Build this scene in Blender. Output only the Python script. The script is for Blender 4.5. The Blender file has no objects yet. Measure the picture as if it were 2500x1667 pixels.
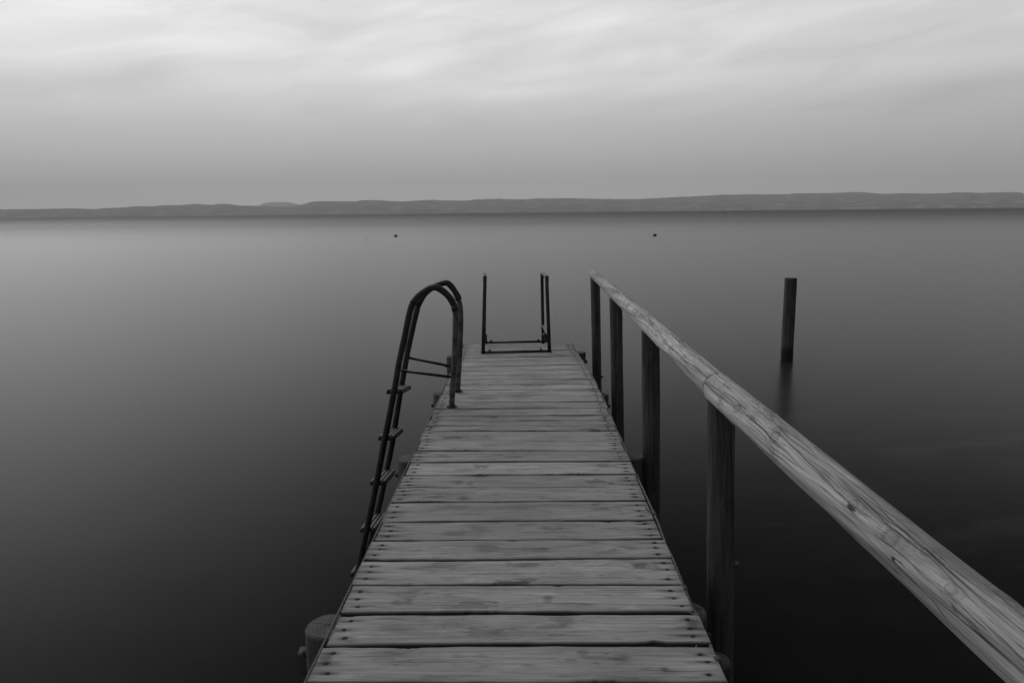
import bpy, bmesh, math, random
import numpy as np
from mathutils import Vector, Matrix

# ------------------------------------------------------------------ camera
R = math.radians
S = bpy.context.scene
C = S.collection
H = 1.35                      # eye height above the deck boards (deck top is z = 0)
WATER = -1.30                 # lake level
F = 1900.0                    # focal length in photo pixels (2500 wide)
PITCH, ROLL = 9.44, -0.56
cam_d = bpy.data.cameras.new('camera')
cam = bpy.data.objects.new('camera', cam_d)
C.objects.link(cam)
cam_d.sensor_width = 36.0
cam_d.lens = F / 2500 * 36
cam_d.clip_start = 0.05
cam_d.clip_end = 60000
MR = Matrix.Rotation(R(90 - PITCH), 3, 'X') @ Matrix.Rotation(R(ROLL), 3, 'Z')
cam.matrix_world = Matrix.Translation((0, 0, H)) @ MR.to_4x4()
S.camera = cam

def ray(u, v):
    return MR @ Vector(((u - 1250) / F, -(v - 833.5) / F, -1))
def atz(u, v, z=0.0):         # where the sight line meets a level
    d = ray(u, v); k = (z - H) / d.z
    return Vector((d.x * k, d.y * k, z))
def aty(u, v, y):             # where it meets the upright plane at depth y
    d = ray(u, v); k = y / d.y
    return Vector((d.x * k, y, H + d.z * k))

# ------------------------------------------------------------------ world
W = bpy.data.worlds.new('World'); S.world = W; W.use_nodes = True
nt = W.node_tree; nt.nodes.clear()
def mk(tree):
    def m(op, a, b=None, c=None, clamp=False):
        n = tree.nodes.new('ShaderNodeMath'); n.operation = op; n.use_clamp = clamp
        for i, x in enumerate((a, b, c)):
            if x is None: continue
            if isinstance(x, (int, float)): n.inputs[i].default_value = x
            else: tree.links.new(x, n.inputs[i])
        return n.outputs[0]
    return m
m = mk(nt)
tc = nt.nodes.new('ShaderNodeTexCoord')
sp = nt.nodes.new('ShaderNodeSeparateXYZ'); nt.links.new(tc.outputs['Generated'], sp.inputs[0])
dx, dy, dz = sp.outputs
el = m('MULTIPLY', m('ARCSINE', dz), 180 / math.pi)          # degrees
az = m('MULTIPLY', m('ARCTAN2', dx, dy), 180 / math.pi)
def ramp(tree, x, lo, hi, pts, interp='B_SPLINE'):
    mr = tree.nodes.new('ShaderNodeMapRange'); tree.links.new(x, mr.inputs[0])
    mr.inputs[1].default_value = lo; mr.inputs[2].default_value = hi
    cr = tree.nodes.new('ShaderNodeValToRGB'); cr.color_ramp.interpolation = interp
    tree.links.new(mr.outputs[0], cr.inputs[0])
    e = cr.color_ramp.elements
    while len(e) > 2: e.remove(e[-1])
    for i, (p, v) in enumerate(pts):
        q = (p - lo) / (hi - lo)
        if i < 2: e[i].position = q
        else: e.new(q)
    e = sorted(cr.color_ramp.elements, key=lambda k: k.position)
    for k, (p, v) in zip(e, pts): k.color = (v, v, v, 1)
    return cr.outputs[0]
base = ramp(nt, el, -2, 90, [(-2, .68), (0, .68), (3, .57), (6, .65), (9, .83), (12, .87), (15, .87), (24, .80), (50, .70), (90, .60)], 'LINEAR')
side = ramp(nt, az, -180, 180, [(-180, .30), (-110, .45), (-60, .95), (-33, 1.04), (0, .965), (33, .835), (70, .35), (120, .16), (180, .18)], 'EASE')
high = ramp(nt, az, -180, 180, [(-180, .30), (-110, .60), (-55, 1.6), (-33, 1.85), (-22, 1.3), (-10, .70), (5, .36), (20, .12), (45, .05), (120, .08), (180, .16)], 'EASE')
zen = ramp(nt, el, -2, 90, [(-2, 0), (13, 0), (20, 1), (50, .8), (80, 0), (90, 0)], 'EASE')
side = m('ADD', m('MULTIPLY', side, m('SUBTRACT', 1.0, zen)), m('MULTIPLY', high, zen))
# soft streaks of cloud, long and slightly tilted
cv = nt.nodes.new('ShaderNodeCombineXYZ')
nt.links.new(m('DIVIDE', az, 9.0), cv.inputs[0]); nt.links.new(m('DIVIDE', m('SUBTRACT', el, m('MULTIPLY', m('ADD', az, 10.0), .11)), 1.9), cv.inputs[1])
n1 = nt.nodes.new('ShaderNodeTexNoise'); nt.links.new(cv.outputs[0], n1.inputs[0])
n1.inputs['Scale'].default_value = 1.0; n1.inputs['Detail'].default_value = 4.0; n1.inputs['Roughness'].default_value = .5
n1.inputs['Distortion'].default_value = .9
fade = ramp(nt, el, 0, 20, [(0, 0), (3.5, .04), (8, .6), (11, 1), (20, 1)], 'EASE')
streak = m('MULTIPLY', m('MULTIPLY', m('SUBTRACT', n1.outputs[0], .5), .42), fade)
tot = m('MULTIPLY', base, m('ADD', 1.0, streak))
def blob(a0, e0, sa, se, tilt, amp):
    da = m('SUBTRACT', az, a0); de = m('SUBTRACT', el, e0)
    t = math.tan(R(tilt)); de = m('SUBTRACT', de, m('MULTIPLY', da, t))
    q = m('ADD', m('POWER', m('ABSOLUTE', m('DIVIDE', da, sa)), 2.0), m('POWER', m('ABSOLUTE', m('DIVIDE', de, se)), 2.0))
    return m('MULTIPLY', m('EXPONENT', m('MULTIPLY', q, -1.0)), amp)
BL = [(-26.8, 13.4, 4.5, 2.0, 12, .12), (-31, 10.8, 3.5, 1.2, 0, .07), (-20, 11.0, 5, .6, 2, .09), (-7.5, 9.7, 2.6, .9, 4, .12), (0.2, 8.2, 5, .5, 3, .11),
      (-7, 14.0, 4, .7, 14, .09), (3.5, 12.3, 7, .45, 9, .07), (9, 10.6, 10, .6, 8, .05), (22, 12.8, 9, .9, 7, .05), (-25, 8.8, 3.4, 1.1, 8, -.13), (-31, 8.0, 4, .8, 4, -.05),
      (-15.5, 9.0, 5, .6, 9, .04), (-12.5, 12.0, 3, .9, 20, -.06), (2, 10.3, 8, .5, 9, -.05), (14, 11.8, 8, .5, 9, -.04), (22, 6.6, 4, .22, 1, -.045), (16, 8.4, 10, .5, 10, -.03), (31, 7.4, 6, .9, 4, -.07)]
add = None
for b in BL:
    o = blob(*b); add = o if add is None else m('ADD', add, o)
tot = m('MULTIPLY', m('MAXIMUM', m('MULTIPLY', m('ADD', tot, m('MULTIPLY', add, .9)), side), 0.0), 1.0)
bg = nt.nodes.new('ShaderNodeBackground'); nt.links.new(tot, bg.inputs[0]); bg.inputs[1].default_value = 1.0
wo = nt.nodes.new('ShaderNodeOutputWorld'); nt.links.new(bg.outputs[0], wo.inputs[0])
W.cycles.sampling_method = 'MANUAL'; W.cycles.sample_map_resolution = 1024

sun_d = bpy.data.lights.new('sun', 'SUN'); sun_d.energy = 0.5; sun_d.angle = R(35); sun_d.color = (1, 1, 1)
sun = bpy.data.objects.new('sun', sun_d); C.objects.link(sun)
sun.rotation_euler = Vector((-.55, .75, 1.1)).to_track_quat('Z', 'Y').to_euler()
S.view_settings.view_transform = 'Standard'; S.view_settings.look = 'None'
S.view_settings.exposure = 0; S.view_settings.gamma = 1
try:
    S.cycles.volume_bounces = 1; S.cycles.max_bounces = 8
except Exception: pass

# ------------------------------------------------------------------ helpers
rng = np.random.default_rng(7); random.seed(7)
def tag(o, label=None, cat=None, group=None, kind=None):
    for k, v in (('label', label), ('category', cat), ('group', group), ('kind', kind)):
        if v: o[k] = v
    return o
def empty(name, loc, label, cat, group=None):
    o = bpy.data.objects.new(name, None); C.objects.link(o); o.location = loc
    o.empty_display_size = .1
    return tag(o, label, cat, group)
def mesh_obj(name, verts, faces, mat, parent=None, smooth=True, attrs=None, origin=None):
    verts = np.asarray(verts, dtype=float)
    if origin is None: origin = verts.mean(axis=0)
    origin = np.asarray(origin, dtype=float)
    me = bpy.data.meshes.new(name)
    me.from_pydata((verts - origin).tolist(), [], [tuple(int(i) for i in f) for f in faces])
    if attrs:
        for k, a in attrs.items():
            a = np.asarray(a, dtype=np.float32)
            if a.ndim == 1:
                at = me.attributes.new(k, 'FLOAT', 'POINT'); at.data.foreach_set('value', a)
            else:
                at = me.attributes.new(k, 'FLOAT_VECTOR', 'POINT'); at.data.foreach_set('vector', a.ravel())
    me.materials.append(mat)
    if smooth: me.polygons.foreach_set('use_smooth', [True] * len(me.polygons))
    me.update()
    o = bpy.data.objects.new(name, me); C.objects.link(o)
    o.location = origin
    if parent is not None:
        o.parent = parent
        o.location = Vector(origin) - parent_world(parent)
    return o
def parent_world(p):
    v = Vector(p.location)
    while p.parent: p = p.parent; v += Vector(p.location)
    return v
def hash2(ix, iy, s):
    n = (ix.astype(np.int64) * 374761393 + iy.astype(np.int64) * 668265263 + s * 974634777) & 0x7fffffff
    n = ((n ^ (n >> 13)) * 1274126177) & 0x7fffffff
    return ((n ^ (n >> 16)) & 0xffff) / 65535.0
def vn(x, y, s=0):
    x = np.asarray(x, float); y = np.asarray(y, float)
    ix = np.floor(x); iy = np.floor(y); fx = x - ix; fy = y - iy
    fx = fx * fx * (3 - 2 * fx); fy = fy * fy * (3 - 2 * fy)
    a = hash2(ix, iy, s); b = hash2(ix + 1, iy, s); c = hash2(ix, iy + 1, s); d = hash2(ix + 1, iy + 1, s)
    return (a * (1 - fx) + b * fx) * (1 - fy) + (c * (1 - fx) + d * fx) * fy - .5
def fbm(x, y, s=0, o=4):
    t = 0; a = 1
    for k in range(o):
        t = t + vn(np.asarray(x) * 2 ** k, np.asarray(y) * 2 ** k, s + k * 17) * a; a *= .5
    return t
def grid_faces(n, k, closed=False, off=0):
    f = []
    kk = k if closed else k - 1
    for i in range(n - 1):
        for j in range(kk):
            j2 = (j + 1) % k
            f.append((off + i * k + j, off + i * k + j2, off + (i + 1) * k + j2, off + (i + 1) * k + j))
    return f
def tube(path, r, k=12, rfun=None, caps=True, dome=0.0):
    """one round bar along a path; returns verts, faces"""
    P = [Vector(p) for p in path]; V = []; n = len(P)
    up = None
    for i, p in enumerate(P):
        t = (P[min(i + 1, n - 1)] - P[max(i - 1, 0)]).normalized()
        if up is None:
            up = Vector((0, 0, 1)) if abs(t.z) < .9 else Vector((0, 1, 0))
        a = (up - t * up.dot(t)).normalized(); up = a; b = t.cross(a)
        rr = r if rfun is None else r * rfun(i / (n - 1))
        for j in range(k):
            q = 2 * math.pi * j / k
            V.append(p + (a * math.cos(q) + b * math.sin(q)) * rr)
    Fc = grid_faces(n, k, True)
    if caps:
        Fc.append(tuple(reversed(range(k)))); Fc.append(tuple(range((n - 1) * k, n * k)))
    return V, Fc
class Acc:
    def __init__(s): s.v = []; s.f = []
    def add(s, vf):
        v, f = vf; o = len(s.v); s.v += [tuple(p) for p in v]; s.f += [tuple(i + o for i in q) for q in f]; return s
def box(a, b, bev=0.0, rot=None, cen=None):
    bm = bmesh.new(); bmesh.ops.create_cube(bm, size=1)
    a = Vector(a); b = Vector(b); c = (a + b) / 2; d = b - a
    for v in bm.verts: v.co = Vector((v.co.x * d.x, v.co.y * d.y, v.co.z * d.z))
    if bev: bmesh.ops.bevel(bm, geom=list(bm.edges), offset=bev, segments=2, affect='EDGES', profile=.5)
    V = [(rot @ v.co if rot else v.co) + c for v in bm.verts]
    bm.verts.index_update()
    Fc = [tuple(v.index for v in f.verts) for f in bm.faces]; bm.free()
    return V, Fc
def smooth_path(pts, n=6):
    P = [Vector(p) for p in pts]; out = []
    for i in range(len(P) - 1):
        a = P[max(i - 1, 0)]; b = P[i]; c = P[i + 1]; d = P[min(i + 2, len(P) - 1)]
        for k in range(n):
            t = k / n
            out.append(.5 * ((2 * b) + (c - a) * t + (2 * a - 5 * b + 4 * c - d) * t * t + (-a + 3 * b - 3 * c + d) * t ** 3))
    out.append(P[-1]); return out

# ------------------------------------------------------------------ materials
def mat(name):
    M = bpy.data.materials.new(name); M.use_nodes = True
    t = M.node_tree; return M, t, t.nodes['Principled BSDF']
def wood(name, col, grain=.30, rough=.75, gx=2.2, gy=95.0, spec=.25, bump=.35, check=.9):
    """weathered wood: the mesh carries flow coordinates (wc) and its own marks (dk)"""
    M, t, p = mat(name); m = mk(t); L = t.links.new
    a = t.nodes.new('ShaderNodeAttribute'); a.attribute_name = 'wc'
    d = t.nodes.new('ShaderNodeAttribute'); d.attribute_name = 'dk'
    def nz(sx, sy, sz, det, rg=.55, dist=0.0):
        mp = t.nodes.new('ShaderNodeMapping'); L(a.outputs['Vector'], mp.inputs[0]); mp.inputs['Scale'].default_value = (sx, sy, sz)
        n = t.nodes.new('ShaderNodeTexNoise'); L(mp.outputs[0], n.inputs[0]); n.inputs['Scale'].default_value = 1
        n.inputs['Detail'].default_value = det; n.inputs['Roughness'].default_value = rg; n.inputs['Distortion'].default_value = dist
        return n.outputs[0]
    g1 = nz(gx, gy, 1, 3); g2 = nz(gx * 4, gy * 3.5, 1, 2); blot = nz(3.0, 14, 1, 4, .6, .8); pits = nz(45, 160, 1, 3, .7)
    v = m('ADD', 1.0, m('MULTIPLY', m('SUBTRACT', g1, .5), grain * 2))
    v = m('ADD', v, m('MULTIPLY', m('SUBTRACT', g2, .5), grain * 1.1))
    v = m('ADD', v, m('MULTIPLY', m('SUBTRACT', blot, .5), grain * 2.1))
    v = m('SUBTRACT', v, m('MULTIPLY', m('MAXIMUM', m('SUBTRACT', pits, .62), 0.0), grain * 4))
    ck = nz(gx * .8, gy * .55, 1, 2, .4, .3); msk = nz(2.2, 9, 1, 2)
    line = m('EXPONENT', m('MULTIPLY', m('POWER', m('DIVIDE', m('ABSOLUTE', m('SUBTRACT', ck, .5)), .010), 2.0), -1.0))
    v = m('MULTIPLY', v, m('SUBTRACT', 1.0, m('MULTIPLY', line, m('MULTIPLY', m('MAXIMUM', m('SUBTRACT', msk, .42), 0.0), check * 4, None, True))))
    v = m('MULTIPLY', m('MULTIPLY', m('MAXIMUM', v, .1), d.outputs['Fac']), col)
    cc = t.nodes.new('ShaderNodeCombineXYZ'); [L(v, cc.inputs[i]) for i in range(3)]
    L(cc.outputs[0], p.inputs['Base Color'])
    p.inputs['Roughness'].default_value = rough
    p.inputs['Specular IOR Level'].default_value = spec
    b = t.nodes.new('ShaderNodeBump'); b.inputs['Strength'].default_value = bump; b.inputs['Distance'].default_value = .004
    L(m('ADD', m('ADD', g1, m('MULTIPLY', g2, .5)), m('MULTIPLY', d.outputs['Fac'], .8)), b.inputs['Height'])
    L(b.outputs[0], p.inputs['Normal'])
    return M
def metal(name, lo, hi, rough=.6, metallic=.0, scale=30):
    M, t, p = mat(name); m = mk(t); L = t.links.new
    o = t.nodes.new('ShaderNodeTexCoord')
    n = t.nodes.new('ShaderNodeTexNoise'); L(o.outputs['Object'], n.inputs[0]); n.inputs['Scale'].default_value = scale
    n.inputs['Detail'].default_value = 5; n.inputs['Roughness'].default_value = .65
    mr = t.nodes.new('ShaderNodeMapRange'); L(n.outputs[0], mr.inputs[0])
    mr.inputs[1].default_value = .35; mr.inputs[2].default_value = .72; mr.inputs[3].default_value = lo; mr.inputs[4].default_value = hi
    cc = t.nodes.new('ShaderNodeCombineXYZ'); [L(mr.outputs[0], cc.inputs[i]) for i in range(3)]
    L(cc.outputs[0], p.inputs['Base Color'])
    p.inputs['Roughness'].default_value = rough; p.inputs['Metallic'].default_value = metallic
    b = t.nodes.new('ShaderNodeBump'); b.inputs['Strength'].default_value = .4; b.inputs['Distance'].default_value = .002
    L(n.outputs[0], b.inputs['Height']); L(b.outputs[0], p.inputs['Normal'])
    return M
M_plank = wood('grey_deck_wood', .285, grain=.40, gx=2.6, gy=120, check=.35)
M_rail = wood('pale_peeled_log', .39, grain=.26, gx=1.6, gy=85, bump=.6, check=1.6)
M_post = wood('dark_round_post', .060, grain=1.0, gx=1.6, gy=45, rough=.65)
M_pile = wood('weathered_pile', .075, grain=.6, gx=1.8, gy=50)
M_piletop = wood('pile_end_grain', .068, grain=.3, gx=25, gy=25)
M_beam = wood('beam_wood', .07, grain=.4)
M_steel = metal('rusty_steel', .010, .042, .5, .3)
M_worn = metal('worn_galvanised_steel', .035, .19, .45, .5, 16)
M_grip = metal('scuffed_steel', .03, .10, .5, .3, 40)
M_nail = metal('rusty_nail', .010, .026, .8)
M_rope = metal('weathered_rope', .04, .22, .9, 0, 160)
M_buoy = metal('dark_float', .008, .016, .5)
M_step = metal('grooved_tread', .04, .10, .6, .1)

# ------------------------------------------------------------------ water, bed of air, far shore
def quad_sheet(x0, x1, y0, y1, z):
    return [(x0, y0, z), (x1, y0, z), (x1, y1, z), (x0, y1, z)], [(0, 1, 2, 3)]
M_water = bpy.data.materials.new('lake_water'); M_water.use_nodes = True
t = M_water.node_tree; t.nodes.clear(); m = mk(t); L = t.links.new
geo = t.nodes.new('ShaderNodeNewGeometry')
dt = t.nodes.new('ShaderNodeVectorMath'); dt.operation = 'DOT_PRODUCT'; L(geo.outputs['Incoming'], dt.inputs[0]); L(geo.outputs['True Normal'], dt.inputs[1])
c = m('ABSOLUTE', dt.outputs['Value'])
ct = m('SQRT', m('SUBTRACT', 1.0, m('DIVIDE', m('SUBTRACT', 1.0, m('MULTIPLY', c, c)), 1.333 ** 2)))
nc = m('MULTIPLY', c, 1.333)
rp = m('POWER', m('ABSOLUTE', m('DIVIDE', m('SUBTRACT', nc, ct), m('ADD', nc, ct))), 2.0)     # Fresnel, p-polarised part
rs = m('POWER', m('ABSOLUTE', m('DIVIDE', m('SUBTRACT', c, m('MULTIPLY', ct, 1.333)), m('ADD', c, m('MULTIPLY', ct, 1.333)))), 2.0)
fr = m('ADD', m('MULTIPLY', rp, .96), m('MULTIPLY', rs, .04))
gl = t.nodes.new('ShaderNodeBsdfGlossy'); gl.inputs['Color'].default_value = (1, 1, 1, 1); gl.inputs['Roughness'].default_value = .27
df = t.nodes.new('ShaderNodeBsdfDiffuse')
to = t.nodes.new('ShaderNodeTexCoord')
bn = t.nodes.new('ShaderNodeTexNoise'); L(to.outputs['Object'], bn.inputs[0]); bn.inputs['Scale'].default_value = 1.3; bn.inputs['Detail'].default_value = 4
bv = ramp(t, bn.outputs[0], 0, 1, [(0, .006), (.45, .008), (.62, .010), (.75, .013), (1, .015)], 'EASE')
sb = t.nodes.new('ShaderNodeSeparateXYZ'); L(to.outputs['Object'], sb.inputs[0])
gx_ = m('EXPONENT', m('MULTIPLY', m('POWER', m('ABSOLUTE', m('DIVIDE', m('SUBTRACT', sb.outputs[0], 6.0), 3.6)), 2.0), -1.0))
gy_ = m('EXPONENT', m('MULTIPLY', m('POWER', m('ABSOLUTE', m('DIVIDE', m('SUBTRACT', sb.outputs[1], 7.5), 3.0)), 2.0), -1.0))
bn2 = t.nodes.new('ShaderNodeTexNoise'); bm2 = t.nodes.new('ShaderNodeMapping'); L(to.outputs['Object'], bm2.inputs[0]); bm2.inputs['Scale'].default_value = (.5, 1.3, 1)
L(bm2.outputs[0], bn2.inputs[0]); bn2.inputs['Scale'].default_value = 1.6; bn2.inputs['Detail'].default_value = 3
pt = m('MULTIPLY', m('MULTIPLY', gx_, gy_), ramp(t, bn2.outputs[0], 0, 1, [(0, 0), (.48, 0), (.72, .020), (1, .022)], 'EASE'))
bva = m('ADD', bv, pt); bcc = t.nodes.new('ShaderNodeCombineXYZ'); [L(bva, bcc.inputs[i]) for i in range(3)]
L(bcc.outputs[0], df.inputs[0])
# beyond the sheltered bay the wind ruffles the lake, which dims its mirror in long streaks
ps = t.nodes.new('ShaderNodeSeparateXYZ'); L(geo.outputs['Position'], ps.inputs[0])
st_ = t.nodes.new('ShaderNodeTexNoise'); sm_ = t.nodes.new('ShaderNodeMapping'); L(geo.outputs['Position'], sm_.inputs[0]); sm_.inputs['Scale'].default_value = (.004, .02, 1)
L(sm_.outputs[0], st_.inputs[0]); st_.inputs['Scale'].default_value = 1; st_.inputs['Detail'].default_value = 4
ly = m('ADD', m('LOGARITHM', m('MAXIMUM', ps.outputs[1], 1.0), 10.0), m('MULTIPLY', m('MULTIPLY', m('SUBTRACT', st_.outputs[0], .5), m('MINIMUM', m('MULTIPLY', ps.outputs[1], .005), 1.0)), .45))
ruf = ramp(t, ly, 0.8, 3.6, [(0.8, .80), (1.1, .74), (1.4, .65), (1.75, .575), (1.9, .53), (2.05, .47), (2.2, .385), (2.35, .30), (2.5, .24), (2.9, .14), (3.6, .11)], 'LINEAR')
fr = m('MULTIPLY', fr, ruf)
mx = t.nodes.new('ShaderNodeMixShader'); L(fr, mx.inputs[0]); L(df.outputs[0], mx.inputs[1]); L(gl.outputs[0], mx.inputs[2])
wn = t.nodes.new('ShaderNodeTexNoise'); wm = t.nodes.new('ShaderNodeMapping'); L(to.outputs['Object'], wm.inputs[0])
wm.inputs['Scale'].default_value = (.25, .8, 1); L(wm.outputs[0], wn.inputs[0]); wn.inputs['Scale'].default_value = .5; wn.inputs['Detail'].default_value = 2
wb = t.nodes.new('ShaderNodeBump'); wb.inputs['Strength'].default_value = .05; wb.inputs['Distance'].default_value = .05
L(wn.outputs[0], wb.inputs['Height']); L(wb.outputs[0], gl.inputs['Normal'])
om = t.nodes.new('ShaderNodeOutputMaterial'); L(mx.outputs[0], om.inputs[0])
v, f = quad_sheet(-14000, 14000, -3000, 10400, WATER)
tag(mesh_obj('water', v, f, M_water, smooth=False, origin=(0, 0, WATER)), 'smooth dark lake blurred by a long exposure', 'water', kind='structure')

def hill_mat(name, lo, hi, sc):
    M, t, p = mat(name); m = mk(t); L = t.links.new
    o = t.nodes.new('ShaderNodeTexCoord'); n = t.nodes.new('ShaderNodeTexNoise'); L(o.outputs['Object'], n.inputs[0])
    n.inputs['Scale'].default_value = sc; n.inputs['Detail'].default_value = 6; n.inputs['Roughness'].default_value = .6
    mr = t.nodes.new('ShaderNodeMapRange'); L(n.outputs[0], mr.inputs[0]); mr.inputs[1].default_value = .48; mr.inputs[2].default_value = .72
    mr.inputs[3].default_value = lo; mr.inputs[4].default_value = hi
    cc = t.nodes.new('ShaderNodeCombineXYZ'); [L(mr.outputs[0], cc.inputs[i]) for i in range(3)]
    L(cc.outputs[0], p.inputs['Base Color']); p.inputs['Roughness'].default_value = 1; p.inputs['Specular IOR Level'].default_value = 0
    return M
def cropA(pts): return [(x / 2.94, 450 + y / 2.94) for x, y in pts]
def cropB(pts): return [(800 + x / 2.767, 450 + y / 2.767) for x, y in pts]
def cropC(pts): return [(1650 + x / 2.767, 440 + y / 2.767) for x, y in pts]
sil = cropA([(0,182),(150,178),(270,178),(380,175),(520,172),(660,178),(780,171),(900,165),(980,157),(1080,158),(1180,150),(1300,149),(1400,140),(1530,148),(1560,140),(1640,141),(1710,152),(1880,156),(2000,163),(2100,158),(2160,148),(2250,123),(2350,121)]) + \
      cropB([(190,115),(240,107),(350,108),(500,117),(600,110),(720,104),(760,109),(960,110),(985,103),(1060,99),(1100,101),(1150,96),(1200,100),(1340,100),(1440,95),(1650,94),(1850,99),(2080,100),(2200,95),(2300,90)]) + \
      cropC([(10,113),(140,109),(310,98),(520,95),(640,97),(760,94),(800,89),(940,88),(1080,86),(1210,79),(1300,85),(1400,93),(1520,88),(1700,90),(1830,88),(1880,81),(2000,83),(2070,88),(2140,81),(2280,81),(2352,86)])
tz = []
for u, v_ in sil:
    d = ray(u, v_); tz.append((math.atan2(d.x, d.y), d.z / math.hypot(d.x, d.y)))
A = np.array([a for a, _ in tz]); E = np.array([e for _, e in tz])
SH = 6000.0
def hills():
    na, nr = 900, 26
    an = np.linspace(-1.1, 1.1, na)
    e = np.interp(an, A, E)
    out = (an < A[0]) | (an > A[-1])
    e = np.where(out, e * (1 + .35 * fbm(an * 9, an * 0, 3, 3)), e)
    e = e + fbm(an * 420, an * 0, 5, 3) * .00035
    far_ = 1100 * np.clip(-an / .55, 0, 1.5)
    V = []
    for i, a in enumerate(an):
        for j in range(nr):
            q = j / (nr - 1)
            if q < .8:
                s = q / .8; dist = SH + far_[i] + 1700 * s; base_h = (e[i] * (dist_r + far_[i]) + H - WATER)
                h = base_h * (s ** .75) * (1 + .30 * float(vn(a * 60, s * 3, 9)) * (1 - s)) if s > 0 else -2
                h = min(h, (e[i] * dist + (H - WATER)) * .995)
                if s >= .999: h = e[i] * dist + (H - WATER)
            else:
                s = (q - .8) / .2; dist = SH + far_[i] + 1700 + 900 * s; h = (e[i] * (dist_r + far_[i]) + H - WATER) * (1 - .9 * s)
            V.append((dist * math.sin(a), dist * math.cos(a), WATER + h))
    return V, grid_faces(na, nr)
dist_r = SH + 1700
V, Fc = hills()
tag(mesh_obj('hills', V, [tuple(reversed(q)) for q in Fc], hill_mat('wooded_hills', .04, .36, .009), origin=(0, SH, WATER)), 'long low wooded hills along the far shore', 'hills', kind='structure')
# a fainter flat-topped mountain farther back
mt = cropA([(1780,175),(1850,155),(1900,134),(1960,128),(2060,127),(2120,140),(2160,150),(2240,175)])
mp_ = [(math.atan2(ray(*p).x, ray(*p).y), ray(*p).z / math.hypot(ray(*p).x, ray(*p).y)) for p in mt]
MA = np.array([a for a, _ in mp_]); ME = np.array([a for _, a in mp_])
V = []; na, nr = 90, 12; DM = 9700.
for a in np.linspace(MA[0] - .02, MA[-1] + .02, na):
    e = float(np.interp(a, MA, ME)) * max(0, 1 - 25 * max(0, MA[0] - a, a - MA[-1]))
    for j in range(nr):
        q = j / (nr - 1); dist = DM + 1000 * (q - .5); k = math.sin(math.pi * q) ** .6
        V.append((dist * math.sin(a), dist * math.cos(a), WATER - 2 + max(0, (e * DM + 2.65 + 2)) * k))
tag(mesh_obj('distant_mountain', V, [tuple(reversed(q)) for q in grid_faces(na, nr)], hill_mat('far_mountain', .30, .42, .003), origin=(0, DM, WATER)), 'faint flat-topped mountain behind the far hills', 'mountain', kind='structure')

# small pale houses on the far shore
def house(x, y, w, d, h, lab, grp):
    e = empty('house', (x, y, WATER + .2), lab, 'house', grp)
    e.rotation_euler.z = 0
    ac = Acc().add(box((x - w / 2, y - d / 2, WATER - 1), (x + w / 2, y + d / 2, WATER + h)))
    mesh_obj('wall', ac.v, ac.f, M_hwall, e, False)
    z0 = WATER + h; r = h * .45; o = .6
    V = [(x - w/2 - o, y - d/2 - o, z0), (x + w/2 + o, y - d/2 - o, z0), (x + w/2 + o, y + d/2 + o, z0), (x - w/2 - o, y + d/2 + o, z0), (x - w/2 - o, y, z0 + r), (x + w/2 + o, y, z0 + r)]
    mesh_obj('roof', V, [(0, 1, 5, 4), (2, 3, 4, 5), (0, 4, 3), (1, 2, 5), (3, 2, 1, 0)], M_hroof, e, False)
    for k in range(3):
        cx = x - w / 2 + w * (k + .5) / 3
        v, f = box((cx - .7, y - d / 2 - .06, WATER + h * .35), (cx + .7, y - d / 2 - .01, WATER + h * .7))
        mesh_obj('window', v, f, M_nail, e, False)
M_hwall = metal('pale_render', .55, .75, .9, 0, .3); M_hroof = metal('roof_tiles', .15, .22, .9, 0, .5)
for k, (u, w, h) in enumerate([(1774, 12, 12), (1779, 9, 8), (1784, 14, 10), (1790, 11, 6), (1796, 13, 6), (1802, 12, 6), (1808, 13, 6), (1813, 9, 5), (1268, 12, 8), (2378, 10, 8)]):
    dd = ray(u, 512); k_ = (SH - 25) / math.hypot(dd.x, dd.y)
    lab = {1268: 'lone tiny pale house on the far shore just right of the far ladder', 2378: 'lone tiny pale house on the far shore at the far right end of the hills'}.get(u)
    house(dd.x * k_, dd.y * k_, w, 9, h, lab or 'tiny pale house in the close row on the far shore, left of the lone post', None if lab else 'row of pale houses on the far shore')

# ------------------------------------------------------------------ jetty
jet = empty('jetty', (0, 4, WATER), 'narrow plank jetty of weathered grey boards on round piles', 'jetty')
# board joints as seen along the left and right edge: (left y, right y) in photo pixels
J = [(1765, 1760), (1667, 1665), (1574.2, 1570.9), (1497.7, 1494.6), (1427.5, 1426.3), (1367.4, 1361.0), (1319.5, 1313.9), (1273.7, 1267.9), (1226, 1221.4), (1190, 1187.5),
     (1159.4, 1156.9), (1128.3, 1126), (1100.5, 1101), (1075, 1075.8), (1051.7, 1050.9), (1038.6, 1037.4), (1026.1, 1024.8), (1014.3, 1012.7),
     (997.5, 995.2), (982.2, 979.9), (963.5, 963.5), (952.2, 949.3), (940, 936.6), (927, 924.5), (916.4, 912.6), (906, 901.4), (895.6, 889.8), (885.5, 879.1), (874.6, 869.6),
     (866, 861.5), (857.9, 854), (849, 845.9), (840.5, 838.6)]
gapw = [.010, .010, .016, .014, .013, .010, .010, .009, .007, .003, .011, .010, .010, .006, .006, .008, .008, .009, .010, .010, .003, .011, .008, .006, .006, .008, .008, .008, .004, .006, .006, .006, .004]
def xl(y): return 1060.3 - .4625 * (y - 1000) - (.012 * (y - 1300) if y > 1300 else 0)
RX = [(839, 1394), (888, 1426.5), (934, 1453.7), (1011, 1488), (1300, 1612), (1667, 1773), (1800, 1831)]
def xr(y): return float(np.interp(y, [a for a, _ in RX], [b for _, b in RX]))
lines = []
for yl, yr in J:
    lines.append((atz(xl(yl), yl), atz(xr(yr), yr)))
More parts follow.
